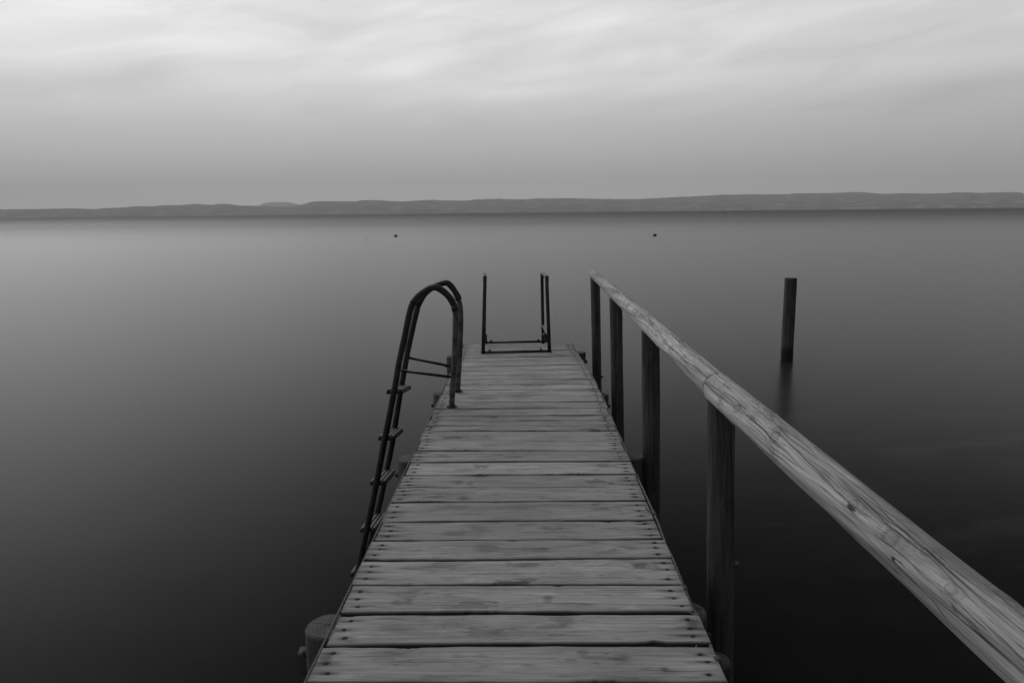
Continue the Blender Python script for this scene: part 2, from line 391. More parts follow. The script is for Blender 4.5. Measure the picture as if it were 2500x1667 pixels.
# boards continue behind and below the camera
d0 = lines[1][0] - lines[0][0]
for k in range(1, 12):
    lines.insert(0, (lines[0][0] - Vector((.003, .19, 0)), lines[0][1] - Vector((.003, .19, 0)))); gapw.insert(0, .011)
NEXTRA = 11
TH = .036
MARKS = []
for (u, v_, pu, pv, am_, sh_) in [(1190, 1337, 26, 12, .38, 1.0), (950, 1594, 42, 10, .30, 1.4), (1252, 1422, 34, 5, .75, 2.2), (968, 1471, 13, 6, .42, 1.5), (996, 1468, 8, 5, .40, 1.5),
        (1105, 1301, 34, 6, .42, 2.2), (1160, 1287, 14, 4, .3, 1.5), (1120, 1178, 9, 3, .5, 1.5), (1148, 1179, 9, 3, .4, 1.5), (1130, 1216, 11, 4, .4, 1.5), (1166, 1139, 8, 4, .4, 1.5), (1185, 1139, 8, 3, .4, 1.5),
        (1110, 1067, 26, 3, .6, 2.5), (1517, 1606, 22, 12, .36, 1.5), (1338, 1461, 11, 6, .48, 1.0), (1379, 1514, 24, 9, .34, 2.5), (1624, 1633, 8, 6, .6, 1.0), (1340, 1527, 26, 7, .3, 2.2), (1422, 1590, 12, 5, .4, 1.5),
        (1636, 1457, 22, 1.6, .6, .8), (1454, 1050, 14, 3, .65, 1.5), (797, 1606, 16, 10, .6, 1.5), (1690, 1522, 14, 9, .55, 2.0), (1515, 1372, 40, 8, .22, 2.5), (1400, 1365, 24, 8, .2, 2.0),
        (1310, 1345, 30, 6, .25, 2.5), (1452, 1232, 10, 3, .4, 1.5), (1480, 1135, 20, 4, .4, 2.0), (1270, 966, 30, 6, .30, 1.5), (1290, 940, 22, 2.4, .4, 1.5), (1185, 970, 26, 6, .34, 1.5), (1290, 992, 50, 3, .3, 1.5), (1300, 871, 30, 2.2, .4, 1.5), (1370, 868, 16, 2, .3, 1.5)]:
    w_ = atz(u, v_); zc = w_.y * .9865 + H * .164
    MARKS.append((w_.x, w_.y, pu / F * zc, pv * zc * zc / (F * H), am_, sh_))
nail_me = None
def nail_mesh():
    bm = bmesh.new(); bmesh.ops.create_uvsphere(bm, u_segments=12, v_segments=6, radius=.0092)
    for v in bm.verts: v.co.z *= .35
    me = bpy.data.meshes.new('nail'); bm.to_mesh(me); bm.free(); me.materials.append(M_nail)
    me.polygons.foreach_set('use_smooth', [True] * len(me.polygons)); return me
nail_me = nail_mesh()
far_nails = Acc()
vis = 0
for i in range(len(lines) - 1):
    (a0, b0), (a1, b1) = lines[i], lines[i + 1]
    seed = 100 + i
    rr = random.Random(seed)
    w = ((a1 - a0).length + (b1 - b0).length) / 2
    near = a0.y < 4.2
    nx = 380 if near else 150
    g0, g1 = gapw[i] * .62, gapw[i + 1] * .62
    e0 = (b0 - a0).normalized(); perp = Vector((-e0.y, e0.x, 0))
    a0 = a0 + perp * g0; b0 = b0 + perp * g0; a1 = a1 - perp * g1; b1 = b1 - perp * g1
    # uneven board ends
    exl = rr.uniform(-.006, .008); exr = rr.uniform(-.006, .010)
    a0 = a0 - e0 * exl; a1 = a1 - e0 * exl; b0 = b0 + e0 * exr; b1 = b1 + e0 * exr
    ww = w - g0 - g1
    nt_ = max(8, int(ww / (.0030 if near else .007)))
    bev = .0055
    # profile: (t across 0..1, z)
    prof = [(0.02, -TH), (0.0, -TH + .004), (0.0, -bev * 1.2)]
    for q in (30, 60): prof.append((bev / ww * (1 - math.cos(R(q))), -bev * 1.2 * (1 - math.sin(R(q)))))
    for j in range(nt_ + 1): prof.append((bev / ww + (1 - 2 * bev / ww) * j / nt_, 0))
    for q in (60, 30): prof.append((1 - bev / ww * (1 - math.cos(R(q))), -bev * 1.2 * (1 - math.sin(R(q)))))
    prof += [(1.0, -bev * 1.2), (1.0, -TH + .004), (.98, -TH)]
    T = np.array([p[0] for p in prof]); Z = np.array([p[1] for p in prof])
    s = np.linspace(0, 1, nx)
    Sg, Tg = np.meshgrid(s, T, indexing='ij'); Zg = np.broadcast_to(Z, Sg.shape).copy()
    Lx = (b0 - a0).length
    A0, B0, A1, B1 = [np.array(q) for q in (a0, b0, a1, b1)]
    X = Sg * Lx; Y = Tg * ww
    # edge wander so no joint is ruler straight
    ed0 = fbm(s * 5, s * 0 + i, seed, 4) * .009; ed1 = fbm(s * 5, s * 0 + i + 9, seed + 5, 4) * .009
    # chips knocked out of the edges
    for _ in range(rr.choice((0, 1, 2, 3))):
        cx = rr.random(); wd = rr.uniform(.012, .05); dp = rr.uniform(.004, .010)
        bump_ = dp * np.exp(-((s - cx) / wd) ** 2) * (1 + vn(s * 90, s * 0, seed))
        if rr.random() < .5: ed0 = ed0 + bump_
        else: ed1 = ed1 - bump_
    P = ((1 - Sg) * (1 - Tg))[..., None] * A0 + (Sg * (1 - Tg))[..., None] * B0 + ((1 - Sg) * Tg)[..., None] * A1 + (Sg * Tg)[..., None] * B1
    P[..., 0] += 0
    P[..., 1] += (1 - Tg) * ed0[:, None] + Tg * ed1[:, None]
    cup = rr.uniform(-.0025, .0015)
    zz = Zg + cup * (1 - (2 * Tg - 1) ** 2) + rr.uniform(-.002, .002) + fbm(X * 2, Y * 0 + i, seed, 2) * .003
    # marks
    wv = Y.copy(); dk = np.ones_like(X) * rr.uniform(.84, 1.16)
    dk *= 1 + .24 * fbm(X * 3.2, Y * 12, seed + 3, 5)
    dk *= 1 - .18 * np.clip(fbm(X * 5, Y * 22, seed + 4, 4) * 2 - .25, 0, 1)
    wv = wv + fbm(X * 2.2, Y * 5, seed + 8, 2) * .010
    dk *= 1 + .07 * np.sin(wv * 260 + 7 * fbm(X * 2.5, Y * 9, seed + 11, 3))
    dk *= 1 - .30 * np.clip(fbm(X * 14, Y * 60, seed + 12, 4) * 3 - .75, 0, 1)
    dk *= 1 + .22 * np.clip(fbm(X * 9, Y * 40, seed + 13, 4) * 3 - .8, 0, 1)
    for _ in range(rr.choice((1, 2, 2, 3, 4))):
        kx = rr.uniform(.08, .92) * Lx; ky = rr.uniform(.12, .88) * ww; r = rr.uniform(.005, .013); el_ = rr.uniform(1.6, 3.4)
        DX = (X - kx) / el_; DY = Y - ky; Dd = np.sqrt(DX ** 2 + DY ** 2 + 1e-9) / r
        Dd = Dd * np.maximum(1 + 1.1 * fbm(X * 28, Y * 90, seed, 3), .35) + .35 * vn(X * 90, Y * 200, seed)
        wv = wv + np.sign(DY) * r * 1.1 * np.exp(-(Dd / 2.6) ** 2)
        dk *= 1 - rr.uniform(.12, .42) * np.exp(-np.maximum(Dd - .6, 0) ** 2 * 1.6)
        dk *= 1 - .28 * np.exp(-((Dd - 1.35) / .28) ** 2)
        tail = np.exp(-np.abs(DY) / (r * .7)) * np.exp(-(np.abs(X - kx) / .09) ** 2)
        dk *= 1 - .18 * tail * (vn(X * 25, Y * 120, seed + 2) + .5)
    if rr.random() < .45:      # broad soft stain
        kx = rr.uniform(.15, .9) * Lx; ky = rr.uniform(.2, .8) * ww
        DD = ((X - kx) / rr.uniform(.03, .07)) ** 2 + ((Y - ky) / rr.uniform(.018, .03)) ** 2
        dk *= 1 - rr.uniform(.15, .34) / (1 + np.exp((DD * np.maximum(1 + 1.6 * fbm(X * 22, Y * 45, seed, 4), .3) - 1) * 2.2))
    for _ in range(rr.choice((1, 2, 3, 5))):   # drying cracks
        kx = rr.uniform(0, 1) * Lx; ky = rr.uniform(.1, .9) * ww; ln = rr.uniform(.04, .22)
        yy = ky + fbm(X * 7, X * 0, seed + int(ky * 999), 3) * .012
        dk *= 1 - .65 * np.exp(-((Y - yy) / .0024) ** 2) * np.clip(1 - (np.abs(X - kx) / ln) ** 2, 0, 1)
    for (mx_, my_, rx_, ry_, am_, sh_) in MARKS:
        if min(a0.y, b0.y) - .02 < my_ < max(a1.y, b1.y) + .02:
            DD = ((P[..., 0] - mx_) / rx_) ** 2 + ((P[..., 1] - my_) / ry_) ** 2
            DD = DD * np.maximum(1 + sh_ * fbm(X * 25, Y * 60, seed + 41, 4), .3)
            dk *= 1 - am_ / (1 + np.exp((DD - 1) * 2.6))
    # nails and the rust bleeding from them
    nails = []
    for side_ in (0, 1):
        for q in (.2, .5, .8):
            q2 = q + rr.uniform(-.05, .05)
            inset = rr.uniform(.030, .052)
            nx_ = inset if side_ == 0 else Lx - inset
            nails.append((nx_, q2 * ww))
            ln = rr.uniform(.018, .065); st = rr.uniform(.65, 1.1)
            DX = (X - nx_) / ln; DY = (Y - q2 * ww) / rr.uniform(.007, .012)
            dk *= 1 - st * np.exp(-(DX ** 2 + DY ** 2)) * np.clip(.9 + vn(X * 60, Y * 220, seed + 6), .2, 1)
    endd = np.minimum(X, Lx - X)
    dk *= 1 - .35 * np.exp(-endd / .02) * (1 + vn(X * 40, Y * 90, seed + 7))
    edd = np.minimum(Y, ww - Y)
    dk *= 1 - .42 * np.exp(-edd / .0045)
    dk *= np.where(Zg < -.0045, .34, 1)            # shade of the gaps painted into the board sides
    dk = np.clip(dk, .08, 1.5)
    zz = zz - .0018 * np.clip(.9 - dk, 0, 1)
    P[..., 2] = zz
    nv = P.reshape(-1, 3); K = len(prof)
    fc = grid_faces(nx, K, True)
    fc.append(tuple(range(K - 1, -1, -1))[::-1][:K]); fc.append(tuple(range((nx - 1) * K, nx * K))[::-1])
    # orientation: make outward
    wc = np.stack([X + i * 3.7, wv + i * 1.3, np.full_like(X, i * 2.1)], -1).reshape(-1, 3)
    org = nv.mean(axis=0)
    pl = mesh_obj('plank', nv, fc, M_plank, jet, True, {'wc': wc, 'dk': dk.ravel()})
    if i < NEXTRA: isvis = i >= NEXTRA - 0
    isvis = i >= NEXTRA
    if isvis: vis += 1
    perpv = np.array(perp); ev = np.array(e0)
    for (px, py) in nails:
        sx = px / Lx; ty = py / ww
        pw = (1 - sx) * (1 - ty) * A0 + sx * (1 - ty) * B0 + (1 - sx) * ty * A1 + sx * ty * B1
        ii = int(round(sx * (nx - 1))); jj = int(np.argmin(np.abs(T - ty)))
        pw[2] = zz[ii, jj] + .0004
        if isvis and vis <= 16:
            o = bpy.data.objects.new('nail', nail_me); C.objects.link(o); o.parent = pl
            o.location = Vector(pw - org); sc = rr.uniform(.8, 1.15); o.scale = (sc * 1.05, sc * .9, 1)
        elif isvis:
            V = [v.co * 1.0 + Vector(pw) for v in nail_me.vertices]
            far_nails.add((V, [tuple(p.vertices) for p in nail_me.polygons]))
tag(mesh_obj('nail', far_nails.v, far_nails.f, M_nail, jet), kind='stuff')

def logmesh(p0, p1, r, mtl, name, parent, seed, k=40, seglen=.02, rw=.04, marks='post', top=0.004, taper=1.0, tone=1.0, cut=None, wet=None):
    """a round log with its own wobble, knots and cracks; ends closed by a bevelled cap"""
    p0 = Vector(p0); p1 = Vector(p1); Ln = (p1 - p0).length; n = max(10, int(Ln / seglen))
    ax = (p1 - p0).normalized(); up = Vector((0, 0, 1)) if abs(ax.z) < .8 else Vector((0, 1, 0))
    a = (up - ax * up.dot(ax)).normalized(); b = ax.cross(a)
    l = np.concatenate([[0, .001, .004], np.linspace(.008, Ln - .008, n), [Ln - .004, Ln - .001, Ln]])
    endr = np.ones_like(l); bv = top / r
    endr[:3] = [1 - bv * 1.6, 1 - bv * .7, 1 - bv * .2]; endr[-3:] = endr[:3][::-1]
    th = np.linspace(0, 2 * math.pi, k, endpoint=False)
    Lg, Tg = np.meshgrid(l, th, indexing='ij')
    cs, sn = np.cos(Tg), np.sin(Tg)
    def per(fx, fy, s, o=3): return fbm(Lg * fx + cs * fy, sn * fy + 7, s, o)
    rad = r * (1 + rw * per(2.0, .8, seed, 3) * 1.6) * (1 + (taper - 1) * Lg / Ln)
    V_ = Tg * r + per(3, .8, seed + 1, 3) * .02
    dk = tone * (1 + .25 * per(4, 1.5, seed + 2, 4))
    rr = random.Random(seed)
    if marks == 'rail':
        ph = per(1.6, 1.1, seed + 21, 4) * 26 + Tg * 1.5
        dk *= 1 + .10 * np.sin(ph * 2.0)                          # long wandering figure of the peeled wood
        dk *= 1 - .28 / (1 + np.exp(-(per(2.2, 1.5, seed + 22, 5) - .12) * 38))
        dk *= 1 + .24 / (1 + np.exp(-(per(1.7, 2.0, seed + 23, 5) - .14) * 34))
        dk *= 1 - .16 * np.exp(-((per(2.0, 1.7, seed + 25, 4)) / .016) ** 2)
        dk *= 1 - .12 * np.exp(-((per(3.0, 2.2, seed + 26, 4) - .1) / .014) ** 2)
        nk, ncr = int(Ln / .22) + 1, int(Ln * 26)
    else:
        dk *= 1 + .30 * fbm(Lg * 1.5 + cs * 3, sn * 3, seed + 31, 4)
        dk *= 1 - .35 * np.clip(per(1.2, 4.0, seed + 24, 4) * 2.5 - .4, 0, 1)
        nk, ncr = int(Ln / .6) + 1, int(Ln * 6) + 2
    def ang(): return rr.gauss(-.8, .75) if (marks == 'rail' and rr.random() < .75) else rr.uniform(0, 2 * math.pi)
    fixed = []
    if marks == 'rail':
        for (u, v_, kk) in [(2161, 1294, .013), (2078, 1212, .010), (1857, 1022, .008), (1765, 930, .007), (2290, 1420, .008), (1535, 740, .011), (1597, 790, .012), (1640, 850, .010), (1495, 705, .010), (1690, 890, .011)]:
            dd = ray(u, v_); yy = .78 * dd.y / dd.x
            if p0.y + .05 < yy < p1.y - .05: fixed.append(((yy - p0.y) / ax.y, -.85, kk))
    for q_ in range(nk + len(fixed)):
        kl = rr.uniform(.05, .95) * Ln; kt = ang(); kr = rr.uniform(.007, .014)
        if q_ < len(fixed): kl, kt, kr = fixed[q_]
        DT = (np.mod(Tg - kt + math.pi, 2 * math.pi) - math.pi) * r; DL = (Lg - kl) / 1.6
        D = np.sqrt(DT ** 2 + DL ** 2 + 1e-9) / kr * (1 + .3 * per(30, 9, seed + 4, 2))
        V_ = V_ + np.sign(DT) * kr * .9 * np.exp(-(D / 3) ** 2)
        dk *= (1 - .34 * np.exp(-((D - 1.1) / .35) ** 2)) * (1 - .22 * np.exp(-D ** 2)) * (1 - .16 * np.exp(-((D - 2.4) / .4) ** 2))
        rad = rad + .0035 * np.exp(-(D / 2) ** 2)
    for c_ in range(ncr):
        kl = rr.uniform(0, 1) * Ln; kt = ang(); ln = rr.uniform(.08, .40)
        wob = fbm(l * 4.5, l * 0 + c_, seed + c_ * 3, 3)[:, None] * .25 + (Lg - kl) * rr.uniform(-.5, .5)
        DT = (np.mod(Tg - kt - wob + math.pi, 2 * math.pi) - math.pi) * r
        cw = rr.uniform(.0008, .0018) if marks == 'rail' else .0024; g = np.exp(-(DT / cw) ** 2) * np.clip(1 - ((Lg - kl) / ln) ** 2, 0, 1)
        dk *= 1 - (.75 if marks == 'rail' else .5) * g
        rad = rad - .0018 * g
    if wet is not None:
        dk *= np.where(Lg < 1e9, 1, 1)
        zz = (np.array(p0)[2] + Lg * ax.z)
        dk *= 1 - .8 / (1 + np.exp((zz - wet + .04 * per(3, 3, seed + 40, 3)) / .02))
    rad = rad * endr[:, None]
    dk = np.clip(dk, .06, 1.6)
    Aa, Bb, Ax = np.array(a), np.array(b), np.array(ax)
    P = np.array(p0) + Lg[..., None] * Ax + (rad * cs)[..., None] * Aa + (rad * sn)[..., None] * Bb
    if cut: P = cut(P, Lg, cs, sn)
    nv = list(P.reshape(-1, 3)); N = len(l)
    wc = np.stack([Lg + seed * 1.37, V_ + seed * .71, np.zeros_like(Lg)], -1).reshape(-1, 3)
    # wrap the grain round the log without a seam by using the section as the coordinate
    wc = np.stack([Lg + seed * 1.37, cs * r * 1.0 + (V_ - Tg * r) + seed, sn * r * 60], -1).reshape(-1, 3)
    fc = grid_faces(N, k, True)
    nv.append(P[0].mean(axis=0)); nv.append(P[-1].mean(axis=0))
    ia, ib = N * k, N * k + 1
    for j in range(k):
        fc.append((ia, (j + 1) % k, j)); fc.append((ib, (N - 1) * k + j, (N - 1) * k + (j + 1) % k))
    wc = np.vstack([wc, wc[:1], wc[-1:]]); dkk = np.concatenate([dk.ravel(), [.9 * tone, .9 * tone]])
    return mesh_obj(name, nv, fc, mtl, parent, True, {'wc': wc, 'dk': dkk})

def pile_cap(center, r, parent, seed):
    """end grain disc with growth rings, a shallow dome"""
    k, n = 72, 22; V = []; wc = []; dk = []; rc = random.Random(seed); ang_ = [(rc.uniform(0, 6.28), rc.uniform(.3, 1)) for _ in range(7)]
    for i in range(n):
        q = i / (n - 1)
        for j in range(k):
            t_ = 2 * math.pi * j / k; rad = r * q
            V.append((center.x + rad * math.cos(t_), center.y + rad * math.sin(t_), center.z + .003 * (1 - q ** 3) + .0025 * float(vn(math.cos(t_) * q * 4, math.sin(t_) * q * 4, seed))))
            wc.append((rad * math.cos(t_) + seed, rad * math.sin(t_), 0))
            ckk = max([math.exp(-(((t_ - a_ + math.pi) % 6.2832 - math.pi) * q / .05) ** 2) * (1 if q < l_ else 0) for a_, l_ in ang_])
            dk.append((1 - .55 * ckk) + .16 * math.sin(q * 38 + 2 * float(vn(math.cos(t_) * 2, math.sin(t_) * 2, seed))) + .6 * float(fbm(math.cos(t_) * q * 2, math.sin(t_) * q * 2, seed)))
    return mesh_obj('end_grain', V, grid_faces(n, k, True), M_piletop, parent, True, {'wc': np.array(wc), 'dk': np.array(dk)})
def bolt(p, dirn, parent, r=.014, mtl=None, ln=.03):
    p = Vector(p); d = Vector(dirn).normalized()
    ac = Acc().add(tube([p - d * .01, p + d * .004], r * 1.15, 14)).add(tube([p + d * .003, p + d * .013, p + d * .018], r, 8, rfun=lambda q: 1 - .5 * max(0, q - .5)))
    return mesh_obj('bolt', ac.v, ac.f, mtl or M_steel, parent, False)

# pile rows: (left X, right X, Y, top z left, top z right)
ROWS = []
PZ = -.10; PRS = (.090, .078, .070, .066)
rows_px = [((808, 1528), (1666, 1492)), ((1002, 1119), (1540, 1113)), ((1078, 960), (1464, 962)), ((1106, 870), (1415, 860))]
for k, (pl_, pr_) in enumerate(rows_px):
    PR = PRS[k]
    for side_, (u, v_) in ((-1, pl_), (1, pr_)):
        c_ = atz(u, v_, PZ)
        pi = logmesh((c_.x, c_.y, WATER - .9), (c_.x, c_.y, PZ), PR, M_pile, 'pile', jet, 300 + k * 2 + (side_ > 0), k=32, seglen=.035, rw=.03, wet=WATER + .35)
        pile_cap(Vector((c_.x, c_.y, PZ + .0015)), PR * .93, pi, 40 + k)
        bolt((c_.x + side_ * (PR - .002), c_.y, PZ - .10), (side_, 0, 0), pi, r=.016)
        ROWS.append((side_, c_))
def beam(p0, p1, hh, ww, seed, name, sm=False):
    """sawn timber from p0 to p1 (top centre line), hh high, ww wide"""
    p0 = Vector(p0); p1 = Vector(p1); ax = (p1 - p0).normalized(); sd = ax.cross(Vector((0, 0, 1))).normalized()
    n = max(6, int((p1 - p0).length / .05)); bv = .006
    pr = [(-ww/2 + bv, 0), (ww/2 - bv, 0), (ww/2, -bv), (ww/2, -hh + bv), (ww/2 - bv, -hh), (-ww/2 + bv, -hh), (-ww/2, -hh + bv), (-ww/2, -bv)]
    V = []; wc = []; dk = []
    for i in range(n + 1):
        l = (p1 - p0).length * i / n
        for j, (a, z) in enumerate(pr):
            w_ = .003 * float(vn(l * 6, j, seed))
            V.append(p0 + ax * l + sd * (a + w_) + Vector((0, 0, z + w_))); wc.append((l + seed, a + z * 2, seed)); dk.append(1 + .5 * float(fbm(l * 4, j * .4, seed)))
    fc = [tuple(reversed(q)) for q in grid_faces(n + 1, 8, True)] + [tuple(range(8)), tuple(reversed(range(n * 8, n * 8 + 8)))]
    return mesh_obj(name, V, fc, M_beam, jet, sm, {'wc': np.array(wc), 'dk': np.array(dk)})
for k in range(4):
    l_, r_ = ROWS[2 * k][1], ROWS[2 * k + 1][1]
    for s_ in (-1, 1):
        off = s_ * (PRS[k] + .032)
        lx = l_.x - .03 if k else (aty(713, 1660, l_.y + off).x if s_ < 0 else aty(731, 1600, l_.y + off).x)
        beam((lx, l_.y + off, -.262), (r_.x + .03, r_.y + off, -.262), .15, .055, 500 + k * 2 + s_, 'cross_beam')
for s_, xo in ((0, .075), (1, -.075), (2, None)):
    pa, pb = lines[0], lines[-1]
    if xo is None: q0 = (pa[0] + pa[1]) / 2; q1 = (pb[0] + pb[1]) / 2
    else: q0 = pa[s_] + Vector((xo, 0, 0)); q1 = pb[s_] + Vector((xo + (-.02 if s_ else 0), -.02, 0))
    z = Vector((0, 0, -TH - .006)); beam(q0 + z, q1 + z + Vector((0, -.03, 0)), .215, .06, 600 + s_, 'stringer')
# the rounded stub at the very near right
c_ = atz(1738, 1618, -.12)
st = logmesh((c_.x + .02, c_.y, WATER - .9), (c_.x, c_.y, -.105), .062, M_pile, 'pile', jet, 377, k=36, seglen=.03, rw=.10, top=.03, tone=.42)
bolt((c_.x + .045, c_.y - .058, -.17), (.5, -1, .2), st, r=.008)

# ------------------------------------------------------------------ handrail
hr = empty('handrail', (.8, 4, 0), 'round log handrail on four dark posts along the right side of the jetty', 'handrail')
JX = aty(1752, 946, 2.86)                       # the joint over the nearest post
FARP = aty(1451, 670, 8.02)
NEARP = Vector((JX.x, JX.y, JX.z)) + (aty(2500, 1592, 1.20) - JX).normalized() * 3.0
posts = [((1656, 1004), (1653, 1600), 2.86, .052), ((1495, 900), (1497, 1190), 4.47, .052), ((1416, 800), (1420, 1010), 6.17, .050), ((1368, 700), (1371, 870), 7.98, .048)]
for k, (a_, b_, y, r) in enumerate(posts):
    a_ = (a_[0] / .9408, a_[1] / .9408 * 1.0); b_ = (b_[0] / .9408, b_[1] / .9408)
    pa, pb = aty(*a_, y), aty(*b_, y)
    d = (pb - pa) / (pb.z - pa.z)
    tr = (JX + (FARP - JX) * ((y - JX.y) / (FARP.y - JX.y))).z - .030
    pt = pa + d * (tr - pa.z); pbm = pa + d * (WATER - .9 - pa.z)
    po = logmesh(pbm, pt, r, M_post, 'post', hr, 700 + k, k=40, seglen=.03, rw=.035, wet=WATER + .2)
    zb = {0: aty(1792, 1374, 2.86).z, 3: -.36}.get(k)
    if zb is not None: bolt(Vector((pa + d * (zb - pa.z))) + Vector((r, -.005, 0)), (1, -.1, 0), po, r=.011, mtl=M_worn if k == 0 else M_steel)
logmesh(JX + (FARP - JX).normalized() * .010, FARP + (FARP - JX).normalized() * .05, .052, M_rail, 'rail', hr, 811, k=128, seglen=.008, rw=.05, marks='rail', top=.012, taper=.90, tone=1.0)
logmesh(NEARP, JX, .0560, M_rail, 'rail', hr, 823, k=200, seglen=.005, rw=.05, marks='rail', top=.009, tone=.86)
# post under the near end, behind the photographer's shoulder
pp = NEARP + (JX - NEARP) * .12
logmesh((pp.x, pp.y, WATER - .9), (pp.x, pp.y, pp.z - .03), .052, M_post, 'post', hr, 777, seglen=.05)

# ------------------------------------------------------------------ ladders
def z1(x, y): return (840 + x / 3.92, 640 + y / 3.92)
def z2(x, y): return (840 + x / 3.5625, 1000 + y / 3.5625)
YN = atz(1102.8, 993.3).y; YF = atz(1116.8, 955.5).y
lad = empty('swim_ladder', (-.6, (YN + YF) / 2, 0), 'dark steel bathing ladder arching over the left edge of the jetty into the water', 'ladder')
nearp = [z1(1030, 1385), z1(1038, 1200), z1(1056, 950), z1(1064, 700), z1(1067, 520), z1(1060, 440), z1(1035, 375), z1(990, 315), z1(940, 272), z1(880, 242), z1(820, 250), z1(760, 285), z1(700, 335), z1(655, 400), z1(628, 480), z1(572, 750), z1(528, 950), z1(480, 1230)]
nearp += [z2(340, 330), z2(285, 620), z2(210, 985), z2(140, 1320)]
farp = [z1(1086, 1235), z1(1100, 1000), z1(1112, 750), z1(1117, 520), z1(1110, 420), z1(1090, 335), z1(1055, 270), z1(1010, 215), z1(975, 197), z1(920, 210), z1(860, 235), z1(800, 275), z1(750, 335), z1(705, 420), z1(655, 640), z1(610, 850), z1(565, 1100), z1(525, 1330)]
farp += [z2(420, 280), z2(385, 460), z2(335, 700), z2(288, 900), z2(235, 1120)]
def rail_pts(px, y):
    P = [aty(u, v_, y) for u, v_ in px]; P[0].z = -.002
    e = P[-1] - P[-3]; P.append(P[-1] + e * ((WATER - .45 - P[-1].z) / e.z)); return P
PN, PF = rail_pts(nearp, YN), rail_pts(farp, YF)
for P in (PN, PF):
    for lo, hi, mtl, nm in ((0, 5, M_worn, 'upright'), (5, 13, M_steel, 'curved_grip'), (13, len(P) - 1, M_steel, 'side_rail')):
        sm = smooth_path(P[lo:hi + 1], 2 if nm == 'curved_grip' else 6)
        sd_ = len(sm) + int(P[0].y * 10); v, f = tube(sm, {'upright': .0200, 'curved_grip': .0228, 'side_rail': .0222}[nm], 20, rfun=lambda q: 1 + .09 * float(fbm(q * 30, 0, sd_, 3)))
        mesh_obj(nm, v, f, mtl, lad)
    v, f = tube([Vector((P[0].x, P[0].y, .001)), Vector((P[0].x, P[0].y, .008))], .036, 20)
    fl = mesh_obj('foot_plate', v, f, M_steel, lad, False)
    a = Acc()
    for q in range(4):
        qq = q * math.pi / 2 + .6; a.add(tube([Vector((P[0].x + .029 * math.cos(qq), P[0].y + .029 * math.sin(qq), .006)), Vector((P[0].x + .029 * math.cos(qq), P[0].y + .029 * math.sin(qq), .013))], .005, 6))
    mesh_obj('screw', a.v, a.f, M_nail, fl, False)
    # clamping sleeve where the grip meets the upright
    for idx in (5,):
        d = (P[idx + 1] - P[idx - 1]).normalized(); v, f = tube([P[idx] - d * .02, P[idx] + d * .02], .0245, 20); mesh_obj('sleeve', v, f, M_steel, lad)
# cross bars from outer rail to inner upright
for (u0, v0), (u1, v1), y in ((z1(625, 915), z1(1040, 1000), YF), (z1(548, 1038), z1(1035, 1100), YN)):
    v, f = tube([aty(u0, v0, y), aty(u1, v1, y)], .0105, 12); mesh_obj('cross_bar', v, f, M_steel, lad)
# treads
def on_rail(P, z):
    for a, b in zip(P[13:], P[14:]):
        if b.z <= z <= a.z: return a + (b - a) * ((z - a.z) / (b.z - a.z))
    return P[-1]
for (u, v_) in (z1(482, 1225), z2(343, 235), z2(285, 625), z2(205, 1035), z2(118, 1420)):
    z = aty(u, v_, YN).z; pn, pf = on_rail(PN, z), on_rail(PF, z)
    xc = (pn.x + pf.x) / 2; a = Acc(); hw = .056; dip = .075
    a.add(box((xc - hw, YN + .001, z - .028), (xc + hw, YF + .0, z - .006), .003))
    def tilt(V): return [(p[0] + (p[1] - YN) / (YF - YN) * (pf.x - pn.x) * .5 * 0, p[1], p[2] - dip * (p[1] - YN) / (YF - YN)) for p in V]
    tr = mesh_obj('step', tilt(a.v), a.f, M_steel, lad, False)
    a = Acc()
    for q in range(4):
        x0 = xc - hw + .003 + q * .0285; a.add(box((x0, YN + .004, z - .005), (x0 + .020, YF - .004, z + .006), .003))
    mesh_obj('tread', tilt(a.v), a.f, M_step, tr, False)

def z4(x, y): return (1100 + x / 6.817, 650 + y / 6.817)
l2 = empty('swim_ladder', (.04, 8, 0), 'dark steel ladder frame standing upright at the far end of the jetty', 'ladder')
fl_ = atz(*z4(541, 1452)); fr_ = atz(*z4(1646, 1428)); yr = (fl_.y + fr_.y) / 2
bl_ = atz(*z4(574, 1288)); br_ = atz(*z4(1592, 1268))
zt = .735
def loop(front, outer_px, topf_px, topr_px, y0, y1):
    ft = aty(*topf_px, y0); rt = aty(*topr_px, y1)
    f2 = Vector((ft.x, ft.y, ft.z - .075)); ob = aty(*outer_px, y1); r2 = Vector((rt.x, rt.y, rt.z - .07))
    pts = [front.copy(), front.lerp(f2, .5), f2, Vector((ft.x, ft.y + .02, ft.z - .018)), Vector((ft.x, ft.y + .07, ft.z + .002)),
           Vector((rt.x, rt.y - .07, rt.z + .0)), Vector((rt.x, rt.y - .02, rt.z - .018)), r2]
    e = ob - r2; pts.append(r2 + e * .5); pts.append(ob); pts.append(ob + e * ((WATER - .4 - ob.z) / e.z))
    return pts
LL = loop(fl_, z4(560, 1240), z4(568, 190), z4(568, 125), fl_.y, fl_.y + .72)
LR = loop(fr_, z4(1540, 1240), z4(1603, 190), z4(1522, 115), fr_.y, fr_.y + .72)
for P in (LL, LR):
    sm = [P[0], P[1]] + smooth_path(P[2:4], 4); v, f = tube(sm, .0175, 16); mesh_obj('upright', v, f, M_steel, l2)
    sm = smooth_path(P[2:8], 5)[4:-3]; v, f = tube(sm, .0186, 16); mesh_obj('grip', v, f, M_grip, l2)
    sm = smooth_path(P[6:8], 4) + P[8:]; v, f = tube(sm, .0170, 16); mesh_obj('side_rail', v, f, M_steel, l2)
